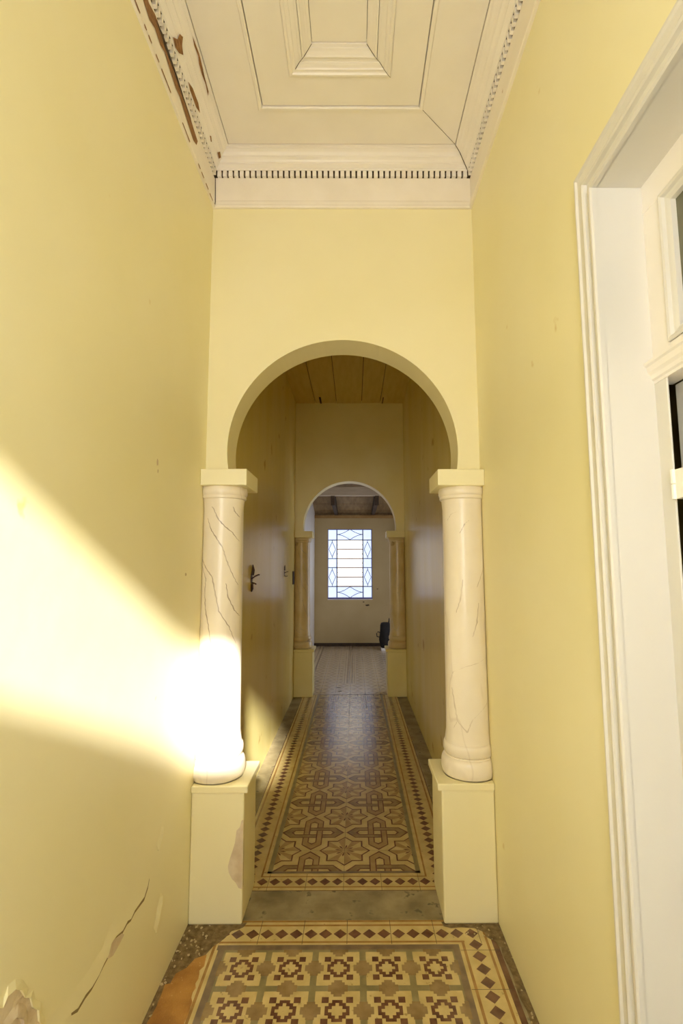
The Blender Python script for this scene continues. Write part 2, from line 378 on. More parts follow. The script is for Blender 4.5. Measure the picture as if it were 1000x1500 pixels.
# ------------------------------------------------------------------ vestibule cornice (trim) and ceiling
def ring(d, z):
    return [(XL+d, YF+d, z), (XL+d, YA-d, z), (XR-d, YA-d, z), (XR-d, YF+d, z)]
def loop(mb, prof, m=0):
    rows = list(zip(*[ring(d, z) for d, z in prof]))
    mb.sweep([list(r) for r in rows], closed=True, m=m)
cor = empty('trim_1', (CX, 1, 3.73), 'cream wooden cornice with dentils around the vestibule ceiling, broken on the left', 'cornice', 'structure')
mb = MB()
loop(mb, [(-.01,3.735),(.012,3.735),(.016,3.741),(.016,3.748),(.012,3.754),(.012,3.772),(.008,3.778),(.006,3.785),(.006,3.922),(.003,3.9225),(.003,3.958)])
mb.build('frieze_board', M['cream_old'], cor)
mb = MB()
loop(mb, [(.003,3.957),(.024,3.957),(.026,3.963),(.024,3.968),(.030,3.972),(.036,3.976),(.043,3.980),(.043,3.988),(.046,3.990),(.051,3.998),(.059,4.004),(.064,4.007),(.064,4.014),(.067,4.016),(.075,4.026),(.087,4.033),(.093,4.0345),(.093,4.039),(.105,4.041),(.106,4.06)])
mb.build('crown_moulding', M['cream'], cor)
mb = MB(); loop(mb, [(.0045,3.9225),(.0045,3.9566),(.0195,3.9566)]); mb.build('dentil_backing', M['dark_wood'], cor)
def dentils(a, b, fn):
    mb = MB(); n = int((b-a)/.0317); st = (b-a)/n
    for i in range(n): fn(mb, a+i*st+.005, a+(i+1)*st-.005)
    return mb
z0, z1 = 3.923, 3.957
dentils(XL+.02, XR-.02, lambda mb, p, q: mb.box(p, q, YA-.020, YA-.003, z0, z1)).build('dentil_strip', M['cream'], cor)
dentils(YF+.02, YA-.02, lambda mb, p, q: mb.box(XL+.003, XL+.020, p+.0025, q-.0025, z0, z1)).build('dentil_strip', M['cream_old'], cor)
dentils(YF+.02, YA-.02, lambda mb, p, q: mb.box(XR-.020, XR-.003, p+.0025, q-.0025, z0, z1)).build('dentil_strip', M['cream'], cor)
q = MB(); yy = .8
while yy < 2.6:
    L_ = random.uniform(.02, .12)
    if random.random() < .6: q.sweep([[(XL+.0155, yy+L_*t, 3.733+.0015*math.sin(9*yy+5*t)), (XL+.0170, yy+L_*t, 3.7395)] for t in (0, .3, .6, 1)])
    yy += L_+random.uniform(.01, .05)
q.build('joint_crack', M['bare_wood'], cor)
# rotten wood showing on the left frieze and moulding
def strip_poly(pts, axis, val, m, name, parent, lab=None):
    mb = MB()
    if axis == 'x': mb.add([(val, a, b) for a, b in pts], [list(range(len(pts)))])
    else: mb.add([(a, b, val) for a, b in pts], [list(range(len(pts)))])
    o = mb.build(name, m, parent)
    if lab: tag(o, lab)
    return o
rot = [(.9,3.845),(1.3,3.84),(1.55,3.85),(1.685,3.842),(1.75,3.828),(1.80,3.852),(1.86,3.845),(1.905,3.862),(1.96,3.848),(2.04,3.836),(2.09,3.845),(2.20,3.825),(2.291,3.811),(2.34,3.83),(2.356,3.866),(2.30,3.872),(2.216,3.888),(2.121,3.893),(2.06,3.905),(2.0,3.910),(1.94,3.900),(1.874,3.914),(1.80,3.912),(1.74,3.890),(1.66,3.90),(1.5,3.905),(1.2,3.90),(.9,3.91)]
strip_poly(rot, 'x', XL+.0075, M['bare_wood'], 'rotten_wood', cor, 'brown rotten wood where the paint is gone')
slit = [(1.80,3.898),(1.874,3.916),(2.0,3.911),(2.06,3.907),(2.14,3.892),(2.24,3.884),(2.25,3.876),(2.12,3.880),(2.0,3.889),(1.9,3.885)]
strip_poly(slit, 'x', XL+.0085, M['dark_wood'], 'rotten_wood', cor)
rim = [(2.20,3.79),(2.27,3.80),(2.36,3.80),(2.47,3.79),(2.56,3.775),(2.45,3.775),(2.3,3.782)]
def on_crown(pts, name, m):
    # points given as (y, distance from the wall); z follows the moulding just below its surface line
    def zc(d):
        tab = [(.024,3.962),(.045,3.984),(.064,4.006),(.075,4.022),(.093,4.0325),(.105,4.038),(.2,4.042)]
        for (a, za), (b, zb) in zip(tab, tab[1:]):
            if d <= b: return za+(zb-za)*max(0, (d-a))/(b-a)
        return 4.042
    mb = MB(); mb.add([(XL+d, y, zc(d)-.004) for y, d in pts], [list(range(len(pts)))])
    return mb.build(name, m, cor)
on_crown([(1.93,.030),(1.97,.026),(2.0,.032),(2.02,.044),(1.985,.05),(1.96,.062),(1.94,.055),(1.95,.042)], 'rotten_wood', M['bare_wood'])
on_crown([(2.13,.030),(2.17,.026),(2.26,.027),(2.30,.034),(2.25,.040),(2.17,.038)], 'rotten_wood', M['bare_wood'])
on_crown([(1.98,.096),(2.02,.091),(2.07,.094),(2.10,.088),(2.15,.086),(2.20,.089),(2.26,.084),(2.24,.092),(2.17,.094),(2.12,.098),(2.06,.101)], 'rotten_wood', M['bare_wood'])
on_crown([(2.56,.05),(2.60,.047),(2.605,.058),(2.57,.062)], 'rotten_wood', M['bare_wood'])
on_crown([(2.44,.042),(2.475,.038),(2.48,.042),(2.45,.047)], 'rotten_wood', M['bare_wood'])

cei = empty('ceiling', (CX, 1, ZC-.01), 'cream boarded tray ceiling of the vestibule with a raised centre panel', 'ceiling', 'structure')
mb = MB(); loop(mb, [(.109,4.075),(.109,4.045),(.318,4.045),(.318,4.040),(.322,4.036),(.334,4.036),(.338,4.040),(.3385,4.075)]); mb.build('outer_board', M['cream'], cei)
mb = MB(); loop(mb, [(.3425,4.075),(.3425,4.047),(.496,4.047),(.4965,4.08)]); mb.build('inner_board', M['cream'], cei)
mb = MB(); loop(mb, [(.4975,4.08),(.4975,4.041),(.503,4.037),(.512,4.037),(.517,4.043),(.522,4.045),(.530,4.045),(.534,4.050),(.545,4.054),(.553,4.058),(.553,4.062),(.5645,4.063),(.565,4.09)]); mb.build('panel_moulding', M['cream'], cei)
mb = MB(); loop(mb, [(.567,4.09),(.567,4.062),(.575,4.061),(.580,4.065),(.592,4.072),(.602,4.076),(.602,4.081),(.614,4.084),(.6145,4.11)]); mb.build('panel_moulding', M['cream'], cei)
mb = MB(); d = .6165; mb.box(XL+d, XR-d, YF+d, YA-d, 4.092, 4.12); mb.build('centre_panel', M['cream'], cei)
mb = MB(); mb.box(XL-.05, XR+.05, YF-.05, YA+.02, 4.13, 4.2); mb.build('backing_board', M['dark_wood'], cei)
# cracked mitre joint
def thin(pts, w_, m, name, parent):
    mb = MB()
    for p, q in zip(pts, pts[1:]):
        mb.add([(p[0]-w_, p[1], p[2]), (p[0]+w_, p[1], p[2]), (q[0]+w_, q[1], q[2]), (q[0]-w_, q[1], q[2])], [(0,1,2,3)])
    return mb.build(name, m, parent)
mz = [(.340,4.0455),(.25,4.0435),(.18,4.0435),(.107,4.0425)]
thin([(XR-d, YA-d, z) for d, z in mz], .0016, M['dark_wood'], 'joint_crack', cei)
cr = [(.106,4.036),(.094,4.030),(.075,4.018),(.064,4.004),(.045,3.982),(.026,3.960),(.020,3.953),(.014,3.921)]
thin([(XR-d-.001, YA-d-.004, z) for d, z in cr], .0022, M['dark_wood'], 'joint_crack', cor)
thin([(XR-d-.001, YA-d-.004, z) for d, z in ((.614,4.080),(.60,4.072),(.575,4.058),(.55,4.055),(.53,4.042),(.51,4.034),(.498,4.034))], .0016, M['dark_wood'], 'joint_crack', cei)
thin([(XL+d+.001, YA-d-.004, z) for d, z in ((.614,4.080),(.60,4.072),(.575,4.058),(.55,4.055),(.53,4.042))], .0016, M['dark_wood'], 'joint_crack', cei)
thin([(XL+.012, YA-.012, 3.925), (XL+.014, YA-.010, 3.80), (XL+.018, YA-.02, 3.765), (XL+.012, YA-.012, 3.74)], .0022, M['dark_wood'], 'joint_crack', cor)

# entrance wall behind the camera: front door with an open fanlight the sun comes through, glowing panes added as fill
FX0, FX1 = -.62, .26
w = MB()
w.box(XL-.2, FX0, YF-.2, YF, 0, 4.3); w.box(FX1, XR+.2, YF-.2, YF, 0, 4.3); w.box(FX0, FX1, YF-.2, YF, 2.90, 4.3)
tag(w.build('wall_front', M['yellow']), 'yellow entrance wall around the front door', 'wall', kind='structure')
fd = empty('door_2', (CX, YF, 0), 'front door with open fanlight and added glowing fill panes in the entrance wall', 'door', 'structure')
w = MB()
w.box(FX0, FX1, YF-.10, YF-.04, 2.26, 2.34)
for x0, x1 in ((FX0, FX0+.08), (FX1-.08, FX1), (-.22, -.14)): w.box(x0, x1, YF-.09, YF-.05, 0, 2.26)
for za, zb in ((0, .25), (1.0, 1.1), (2.16, 2.26)): w.box(FX0+.08, FX1-.08, YF-.088, YF-.052, za, zb)
w.build('door_frame', M['white'], fd, bevel=.004)
w = MB()
for za, zb in ((1.1, 2.16),):
    for x0, x1 in ((FX0+.08, -.22), (-.14, FX1-.08)): w.box(x0, x1, YF-.075, YF-.065, za, zb)
w.build('glass_pane', M['fill_glass'], fd)  # unseen emissive panes, added as fill light for the vestibule
w = MB()
for x0, x1 in ((FX0+.08, -.22), (-.14, FX1-.08)): w.box(x0, x1, YF-.08, YF-.06, .25, 1.0)
w.build('door_panel', M['white'], fd)

# ------------------------------------------------------------------ side door in the right wall
sd = empty('door_1', (XR, .7, 0), 'tall white double door with moulded casing and transom in the right wall', 'door', 'structure')
def opening_sweep(mb, prof, y0, y1, ztop, m=0):
    """prof: (distance outside the opening edge, x)"""
    rows = [[(x, y1+t, 0) for t, x in prof], [(x, y1+t, ztop+t) for t, x in prof], [(x, y0-t, ztop+t) for t, x in prof], [(x, y0-t, 0) for t, x in prof]]
    mb.sweep(rows, m=m)
mb = MB()
cp = [(.103,XR+.002),(.103,XR-.016),(.099,XR-.021),(.093,XR-.021),(.089,XR-.015),(.064,XR-.013),(.058,XR-.016),(.054,XR-.023),(.047,XR-.025),(.042,XR-.021),(.040,XR-.011),(.020,XR-.010),(.017,XR-.018),(.012,XR-.024),(.004,XR-.024),(0,XR-.019),(0,XR+.01)]
opening_sweep(mb, cp, DY0, DY1, DZ); mb.build('casing', M['white'], sd)
XFm = .800
mb = MB(); e_ = .003; mb.sweep([[(XR-.005, DY1-e_, 0), (XFm+.002, DY1-e_, 0)], [(XR-.005, DY1-e_, DZ-e_), (XFm+.002, DY1-e_, DZ-e_)], [(XR-.005, DY0+e_, DZ-e_), (XFm+.002, DY0+e_, DZ-e_)], [(XR-.005, DY0+e_, 0), (XFm+.002, DY0+e_, 0)]])
mb.build('jamb_lining', M['white'], sd)
# transom frame above the bar, with a bead round the dark glass
mb = MB(); mb.box(XFm, XFm+.05, DY0, DY1, 2.66, DZ); mb.box(XFm, XFm+.05, 1.213, DY1+.05, 2.20, 2.66); mb.box(XFm, XFm+.05, DY0, .16, 2.20, 2.66)
mb.box(XFm, XFm+.05, .16, 1.213, 2.20, 2.262); mb.build('transom_frame', M['arch_yellow'] if False else M['cream'], sd, bevel=.003)
mb = MB()
bp = [(0,XFm),(0,XFm-.004),(-.006,XFm-.007),(-.012,XFm-.004),(-.016,XFm+.004),(-.022,XFm+.006),(-.030,XFm+.010),(-.034,XFm+.03)]
y0, y1, za, zb = .16, 1.213, 2.262, 2.66
mb.sweep([[(x, y1+t, za-t) for t, x in bp], [(x, y1+t, zb+t) for t, x in bp], [(x, y0-t, zb+t) for t, x in bp], [(x, y0-t, za-t) for t, x in bp]], closed=True)
mb.build('glazing_bead', M['white'], sd)
mb = MB(); mb.box(XFm+.022, XFm+.028, .17, 1.20, 2.27, 2.65); mb.build('transom_glass', M['dark_glass'], sd)
# transom bar
mb = MB()
tp = [(XFm+.03,2.238),(XFm-.018,2.238),(XFm-.026,2.234),(XFm-.026,2.226),(XFm-.020,2.222),(XFm-.017,2.208),(XFm-.010,2.200),(XFm-.008,2.190),(XFm-.002,2.186),(XFm-.002,2.178),(XFm+.05,2.178)]
mb.sweep([[(x, DY0, z) for x, z in tp], [(x, DY1, z) for x, z in tp]]); mb.build('transom_bar', M['cream'], sd)
# lower frame post and the two leaves
mb = MB(); mb.box(XFm, XFm+.006, 1.236, DY1+.05, 0, 2.18); mb.box(XFm, XFm+.05, DY0, .13, 0, 2.18); mb.build('door_frame', M['white'], sd, bevel=.002)
def leaf(y0, y1, name='door_leaf'):
    x0, x1 = XFm+.052, XFm+.087
    mb = MB(); mb.box(x0, x1, y1-.09, y1, .01, 2.176); mb.box(x0, x1, y0, y0+.09, .01, 2.176)
    for za, zb in ((.01,.22),(.95,1.1),(2.03,2.176)): mb.box(x0, x1, y0+.09, y1-.09, za, zb)
    for za, zb in ((.22,.95),(1.1,2.03)): mb.box(x0+.012, x1-.012, y0+.09, y1-.09, za, zb)
    return mb.build(name, M['white'], sd, bevel=.003)
l1 = leaf(.70, 1.283); l2 = leaf(.135, .69)
for zz in (1.90, .95):
    mb = MB(); mb.box(XFm-.004, XFm+.06, 1.185, 1.236, zz-.036, zz+.036); mb.tube([(XFm-.006, 1.228, zz-.037), (XFm-.006, 1.228, zz-.001)], .006); mb.tube([(XFm-.006, 1.228, zz+.002), (XFm-.006, 1.228, zz+.037)], .006)
    mb.build('hinge', M['hinge'], l1)
# dim room behind the side door
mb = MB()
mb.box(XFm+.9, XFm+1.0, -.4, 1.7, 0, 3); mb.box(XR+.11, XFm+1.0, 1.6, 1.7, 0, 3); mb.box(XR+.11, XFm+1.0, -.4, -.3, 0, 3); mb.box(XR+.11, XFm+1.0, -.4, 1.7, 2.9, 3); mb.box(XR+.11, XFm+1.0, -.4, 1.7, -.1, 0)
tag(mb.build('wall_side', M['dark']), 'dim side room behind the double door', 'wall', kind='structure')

# ------------------------------------------------------------------ hall ceiling
hc = empty('ceiling_1', (CX, 4.8, 3.95), 'yellow boarded hall ceiling beyond the near arch', 'ceiling', 'structure')
edges = [XL-.03, -.53, -.237, .112, .369, XR+.03]
for i, (p, q) in enumerate(zip(edges, edges[1:])):
    mb = MB(); mb.box(p+.004, q-.004, YA2-.01, YB+.01, 3.95+.004*(i % 2), 3.975); mb.build('board', M['hall_wood'], hc)
mb = MB(); mb.box(XL-.05, XR+.05, YA2-.02, YB+.02, 3.985, 4.05); mb.build('backing_board', M['dark_wood'], hc)
mb = MB()
for x, wd in ((-.452,.012), (.40,.006)): mb.box(x-wd, x+wd, YB-.25, YB, 3.945, 3.952)
mb.build('board_stain', M['dark_wood'], hc)

# ------------------------------------------------------------------ far room
w = MB(); w.box(XCL-.2, XCL, YB2-.06, YE+.2, -.02, 4.4)
tag(w.build('wall_left.001', M['pale']), 'pale side wall of the far room seen past the left far column', 'wall', kind='structure')
w = MB(); w.box(XR+.13, XCR+.3, YB+.03, YB2, 0, 2.20); tag(w.build('wall_front.001', M['pale']), 'pale return wall beside the far arch inside the far room', 'wall', kind='structure')
w = MB(); OY0, OY1 = 7.5, 9.6
w.box(XCR, XCR+.15, YB2-.06, OY0, 0, 4.4); w.box(XCR, XCR+.15, OY1, YE+.2, 0, 4.4); w.box(XCR, XCR+.15, OY0, OY1, 2.4, 4.4); w.box(XCR, XCR+2.5, 7.1, 7.3, 0, 5.5)  # last box: unseen outer wall added to keep the sun out of the doorway
tag(w.build('wall_right.001', M['pale']), 'far room wall with an open doorway to daylight, plus an added sun-blocking return outside', 'wall', kind='structure')
WX0, WX1, WZ0, WZ1 = -.575, .393, .985, 2.498
w = MB()
w.box(XCL-.2, WX0, YE, YE+.2, 0, 2.79); w.box(WX1, XCR+.2, YE, YE+.2, 0, 2.79); w.box(WX0, WX1, YE, YE+.2, 0, WZ0); w.box(WX0, WX1, YE, YE+.2, WZ1, 2.79)
w.box(XCL-.2, XCR+.2, YE+.02, YE+.2, 2.79, 4.4, 1)
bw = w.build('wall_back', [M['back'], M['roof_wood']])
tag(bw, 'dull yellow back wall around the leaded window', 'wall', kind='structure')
mb = MB()
for x, z, r in ((.20,.92,.02),(.30,.86,.035),(.50,1.20,.018),(.27,.855,.03)):
    mb.add([(x+r*1.3*math.cos(t)*random.uniform(.5,1), YE-.002, z+r*.7*math.sin(t)*random.uniform(.5,1)) for t in [k*PI/4 for k in range(8)]], [list(range(8))])
mb.build('wall_stain', M['dark_wood'], bw)
mb = MB(); mb.box(XCL, XCR, YE-.05, YE-.001, 0, .06); tag(mb.build('baseboard_back', M['dark_wood']), 'dark grimy skirting along the back wall', 'baseboard', kind='structure')
mb = MB(); mb.box(XCL, XCR, YE-.05, YE, 2.735, 2.80); tag(mb.build('trim_2', mat('orange_wall_plate', (.36,.20,.06,1), (.44,.27,.09,1), .6, 6)), 'orange brown timber plate on top of the back wall', 'timber', kind='structure')
# sloping boarded roof of the far room
rf = MB()
ra, rb = (YB2-.1, 3.95), (YE+.2, 2.80)
n = 12
for i in range(n):
    t0, t1 = i/n+.002, (i+1)/n-.002
    y0_, z0_ = ra[0]+(rb[0]-ra[0])*t0, ra[1]+(rb[1]-ra[1])*t0; y1_, z1_ = ra[0]+(rb[0]-ra[0])*t1, ra[1]+(rb[1]-ra[1])*t1
    rf.add([(XCL-.1,y0_,z0_),(XCR+.1,y0_,z0_),(XCR+.1,y1_,z1_),(XCL-.1,y1_,z1_),(XCL-.1,y0_,z0_+.02),(XCR+.1,y0_,z0_+.02),(XCR+.1,y1_,z1_+.02),(XCL-.1,y1_,z1_+.02)], [(0,1,2,3),(4,7,6,5),(0,4,5,1),(1,5,6,2),(2,6,7,3),(3,7,4,0)])
rf.add([(XCL-.1,ra[0],ra[1]+.03),(XCR+.1,ra[0],ra[1]+.03),(XCR+.1,rb[0],rb[1]+.03),(XCL-.1,rb[0],rb[1]+.03)], [(0,1,2,3)])
tag(rf.build('ceiling_2', M['roof_wood']), 'brown sloping boarded roof above the far room', 'ceiling', kind='structure')
mb = MB(); mb.box(XCL, XCR, 9.0, 9.10, 2.965, 3.13); mb.box(XCL, XCR, 9.10, 9.16, 3.02, 3.16)
tag(mb.build('beam', mat('limewashed_beam', (.56,.47,.34,1), (.64,.55,.42,1), .6, 8, (.4,3,3), bump=.2), bevel=.006), 'pale limewashed beam across the far room roof', 'beam', kind='structure')
for i, x in enumerate((-.386, .418)):
    mb = MB(); mb.add([(x+dx, y, z) for dx in (-.035, .035) for y, z in ((9.02,2.965),(9.10,2.80),(9.20,2.86),(10.9,2.80),(10.9,2.90),(9.2,3.10))],
        [(0,1,2,5),(2,3,4,5),(6,11,8,7),(8,11,10,9),(0,6,7,1),(1,7,8,2),(2,8,9,3),(3,9,10,4),(4,10,11,5),(5,11,6,0)])
    tag(mb.build('rafter', M['dark_wood']), ('dark rafter end under the beam, left of the two', 'dark rafter end under the beam, right of the two')[i], 'rafter', kind='structure', group='rafters under the pale beam')

# leaded window with a glass louvre in the middle
wn = empty('window_1', ((WX0+WX1)/2, YE, WZ0), 'bright leaded window with blue glass border and frosted louvre', 'window', 'structure')
W, H = WX1-WX0, WZ1-WZ0
yg = YE+.05
mb = MB()
for a, b, c, d_ in ((WX0,WX0+.012,WZ0,WZ1),(WX1-.018,WX1,WZ0,WZ1),(WX0,WX1,WZ0,WZ0+.034),(WX0,WX1,WZ1-.016,WZ1)): mb.box(a, b, yg-.03, yg+.03, c, d_)
mb.build('window_frame', M['frame_blue'], wn)
mb = MB(); mb.box(WX0, WX1, YE-.012, yg, WZ0-.016, WZ0); mb.build('sill', M['pane_blue'] if False else M['pale'], wn)
u = lambda px_: WX0+(px_-110)/(830-110)*W          # from the window's own proportions
vz = lambda py_: WZ1-(py_-130)/(1245-130)*H
cxs = (110, 255, 683, 830); rws = (130, 305, 603, 748, 1048, 1245)
tL, tR = u(258), u(680)
zt, zb = vz(308), vz(1045)
lead = MB()
for px_ in (258, 680): lead.box(u(px_)-.0105, u(px_)+.0105, yg-.018, yg+.006, WZ0, WZ1)
for py_ in (305, 1048): lead.box(WX0, WX1, yg-.014, yg+.004, vz(py_)-.009, vz(py_)+.009)
for py_ in (603, 748):
    lead.box(WX0, tL, yg-.014, yg+.004, vz(py_)-.008, vz(py_)+.008); lead.box(tR, WX1, yg-.014, yg+.004, vz(py_)-.008, vz(py_)+.008)
def line(pts, r=.0065): lead.tube([(x, yg-.006, z) for x, z in pts], r, 6)
for cx_ in (182, 755):
    for pa, pb in ((305, 603), (748, 1048)):
        m_ = (pa+pb)/2; h_ = (pb-pa)/2
        line([(u(cx_), vz(pa)), (u(cx_), vz(pa+28)), (u(cx_-55), vz(m_)), (u(cx_), vz(pb-28)), (u(cx_), vz(pb))])
        line([(u(cx_), vz(pa+28)), (u(cx_+55), vz(m_)), (u(cx_), vz(pb-28))])
for pa, pb in ((130, 300), (1052, 1225)):
    m_ = (pa+pb)/2
    def arcp(sx, sy):
        out = []
        for k in range(9):
            t = k/8
            out.append((u(470+sx*t*208), vz(m_+sy*(pb-pa)/2*(1-t)**1.7)))
        return out
    for sx in (-1, 1):
        for sy in (-1, 1): line(arcp(sx, sy))
lead.build('lead_came', M['lead'], wn)
def pane(x0, x1, z0_, z1_, m, name='glass_pane', tilt=0):
    mb = MB(); yb = yg
    mb.add([(x0, yb+tilt, z0_), (x1, yb+tilt, z0_), (x1, yb-tilt, z1_), (x0, yb-tilt, z1_), (x0, yb+tilt+.004, z0_), (x1, yb+tilt+.004, z0_), (x1, yb-tilt+.004, z1_), (x0, yb-tilt+.004, z1_)],
        [(0,1,2,3),(4,7,6,5),(0,4,5,1),(2,6,7,3),(0,3,7,4),(1,5,6,2)])
    return mb.build(name, m, wn)
for a, b in ((WX0, tL), (tR, WX1)):
    for i in range(5): pane(a, b, max(vz(rws[i+1]), WZ0), vz(rws[i]), M['pane_blue'])
pane(tL, tR, zt, WZ1, M['pane_blue']); pane(tL, tR, WZ0, zb, M['pane_blue'])
nl = 5
for i in range(nl):
    a = zb+(zt-zb)*i/nl; b = zb+(zt-zb)*(i+1)/nl
    lv = pane(tL+.012, tR-.012, a+.006, b-.002, M['pane_warm'], 'louvre_pane', .012)
    mb = MB(); mb.box(tL+.004, tR-.004, yg-.020, yg+.004, a-.010, a+.009); mb.build('louvre_rail', M['louvre_bar'], lv)
    mb = MB(); zc_ = (a+b)/2
    mb.box(tL+.005, tL+.030, yg-.016, yg-.002, zc_-.006, zc_+.006); mb.box(tR-.030, tR-.005, yg-.016, yg-.002, zc_-.006, zc_+.006); mb.build('louvre_clip', M['louvre_bar'], lv)

# black sack on its pale base, and exposed wiring
bag = empty('black_sack', (.63, 10.35, .05), 'black bulging sack standing on a pale block behind the right far column', 'sack', 'thing')
mb = MB(); rows = []
prof = [(.09,.055),(.115,.10),(.12,.22),(.125,.33),(.118,.42),(.11,.50),(.085,.545),(.04,.56)]
nn = 18
for r, z in prof:
    rows.append([(.63+(r*1.0+.010*math.sin(3*t+z*20)+.008*math.sin(5*t-z*11))*math.cos(t), 10.35+(r*.8+.008*math.sin(4*t+z*9))*math.sin(t), z) for t in [2*PI*k/nn for k in range(nn+1)]])
mb.sweep(rows); mb.add(rows[0][:-1], [list(range(nn))[::-1]]); mb.add(rows[-1][:-1], [list(range(nn))]); mb.build('sack_body', M['black'], bag, smooth=True)
mb = MB(); mb.tube([(.52,10.32,.36),(.47,10.31,.375),(.445,10.31,.34),(.455,10.31,.28),(.50,10.32,.27)], .009); mb.build('carry_loop', M['black'], bag, smooth=True)
mb = MB(); mb.tube([(.685,10.36,.50),(.700,10.36,.58),(.705,10.36,.64)], [.016,.012,.008]); mb.build('tied_end', M['black'], bag, smooth=True)
mb = MB(); mb.box(.535, .715, 10.27, 10.43, 0, .055); tag(mb.build('pale_block', M['pale'], bevel=.006), 'small pale block on the floor under the black sack', 'block', kind='thing')

def wiring(y, z, s, label, wires):
    r = empty('exposed_wiring', (XL, y, z), label, 'wiring', 'thing', 'exposed wiring on the left hall wall')
    mb = MB(); pts = [(XL+.002, y+s*.045*math.cos(t)*random.uniform(.7,1.2), z+s*.07*math.sin(t)*random.uniform(.75,1.2)) for t in [k*2*PI/12 for k in range(12)]]
    c = (XL-.0, y, z); back = [(XL+.0015, p[1]+(p[1]-y)*.25, p[2]+(p[2]-z)*.25) for p in pts]
    mb.add(pts, [list(range(12))]); mb.build('wall_hole', M['wire'], r)
    for wpts in wires:
        mb = MB(); mb.tube([(XL+a, y+b, z+c_) for a, b, c_ in wpts], .007*s if wpts[-1][0] > .02 else [.022*s]+[.016*s]*(len(wpts)-2)+[.004*s]); mb.build('wire', M['wire'], r)
wiring(3.94, 1.60, .8, 'dark socket hole with two loose wires on the left hall wall, nearer the arch', [[(0,0,.0),(.025,.02,.02),(.05,.03,.032),(.055,.035,.03)],[(0,.01,-.03),(.02,.02,-.035),(.032,.03,-.042)],[(0,-.01,-.04),(.006,-.01,-.08),(.005,-.012,-.10)],[(0,.01,.03),(.01,.015,.07),(.006,.02,.11)]])
wiring(5.78, 1.62, .6, 'small socket hole with stubby wires on the left hall wall, farther in', [[(0,0,0),(.025,.01,.01),(.04,.03,.012)],[(0,0,-.03),(.02,.01,-.04),(.035,.02,-.035)],[(0,0,.03),(.008,.0,.09)]])
mb = MB(); mb.box(XL-.002, XL+.012, 6.55, 6.66, 1.46, 1.63); tag(mb.build('switch_box', M['dark_wood'], bevel=.003), 'narrow dark box on the left wall just before the far column', 'switch box', kind='thing')

# ------------------------------------------------------------------ floors
flo = empty('floor', (CX, 4, 0), 'patterned cement tile floor running from the vestibule through the hall', 'floor', 'structure')
mb = MB(); mb.box(XL-.1, XR+.2, YF-.1, YB2, -.1, 0); mb.box(XCL-.1, XCR+2, YB2, YE+.1, -.1, -.0005)
mb.build('cement_bed', M['cement'], flo)
def clip(poly, x0, x1, y0, y1):
    for ax, v, sg in ((0,x0,1),(0,x1,-1),(1,y0,1),(1,y1,-1)):
        out = []
        for i in range(len(poly)):
            a, b = poly[i], poly[(i+1) % len(poly)]
            ia, ib = (a[ax]-v)*sg >= -1e-9, (b[ax]-v)*sg >= -1e-9
            if ia: out.append(a)
            if ia != ib:
                t = (v-a[ax])/(b[ax]-a[ax]); out.append((a[0]+t*(b[0]-a[0]), a[1]+t*(b[1]-a[1])))
        poly = out
        if len(poly) < 3: return None
    return poly
E_ = .00018
def rect(mb, x0, x1, y0, y1, l, m):
    if x1 > x0 and y1 > y0: mb.poly([(x0,y0),(x1,y0),(x1,y1),(x0,y1)], E_*l, m)
def diamond(mb, x, y, a, b, l, m): mb.poly([(x-a,y),(x,y-b),(x+a,y),(x,y+b)], E_*l, m)
# --- vestibule carpet of stepped crosses
TM = [M['t_cream'], M['t_brown'], M['t_taupe'], M['t_green'], M['t_mauve'], M['t_ochre'], M['t_tan'], M['dark_wood']]
mb = MB()
gx0, T, gy0 = -.587, .2055, 2.4275
gx1 = gx0+5*T
rect(mb, gx0, gx1, YF, gy0, 1, 3)
motif = ["XX.....XX","XX.XXX.XX","..XX.XX..",".XX...XX.",".X.....X.",".XX...XX.","..XX.XX..","XX.XXX.XX","XX.....XX"]
c = T/15
ny = int((gy0-YF)/T)
for i in range(5):
    for j in range(ny):
        x0 = gx0+i*T; yT = gy0-j*T
        rect(mb, x0+c, x0+T-c, yT-T+c, yT-c, 2, 0)
        ox, oy = x0+3*c, yT-3*c
        for rr, row in enumerate(motif):
            k = 0
            while k < 9:
                if row[k] == 'X':
                    e = k
                    while e < 9 and row[e] == 'X': e += 1
                    rect(mb, ox+k*c, ox+e*c, oy-(rr+1)*c, oy-rr*c, 3, 1); k = e
                else: k += 1
# blobs on the middle of each strip
def blob(x, y):
    for hx, hy in ((1.2,2.9),(2.0,2.1),(2.9,1.2)): rect(mb, max(x-hx*c, gx0), min(x+hx*c, gx1), y-hy*c, min(y+hy*c, gy0), 4+hx*.1, 2)
for j in range(ny):
    for i in range(6): blob(gx0+i*T, gy0-(j+.5)*T)
    for i in range(5): blob(gx0+(i+.5)*T, gy0-j*T)
mb.build('cross_tile_field', TM, flo)
mb = MB()
# border, back run (towards the arch) and right run
yo = 2.614
rect(mb, -.80, .641, 2.435, yo, .5, 0)
rect(mb, -.62, .602, 2.601, yo-.001, 1.2, 5); rect(mb, -.62, .602, 2.574, 2.585, 1.2, 5); rect(mb, -.62, .494, 2.468, 2.479, 1.2, 5)
rect(mb, -.62, .464, 2.4275, 2.457, 1.2, 4)
for k in range(18): 
    x = .537-.0677*k
    if x > -.66: diamond(mb, x, 2.524, .031, .030, 1.4, 1)
rect(mb, .44, .641, YF, 2.60, .55, 0)
rect(mb, .434, .464, YF, 2.457, 1.3, 4); rect(mb, .479, .491, YF, 2.479, 1.3, 5); rect(mb, .591, .602, YF, 2.585, 1.3, 5)
rect(mb, .617, .642, YF, 2.56, 1.35, 1)
for k in range(1, 48): diamond(mb, .541, 2.524-.0693*k, .031, .031, 1.5, 1)
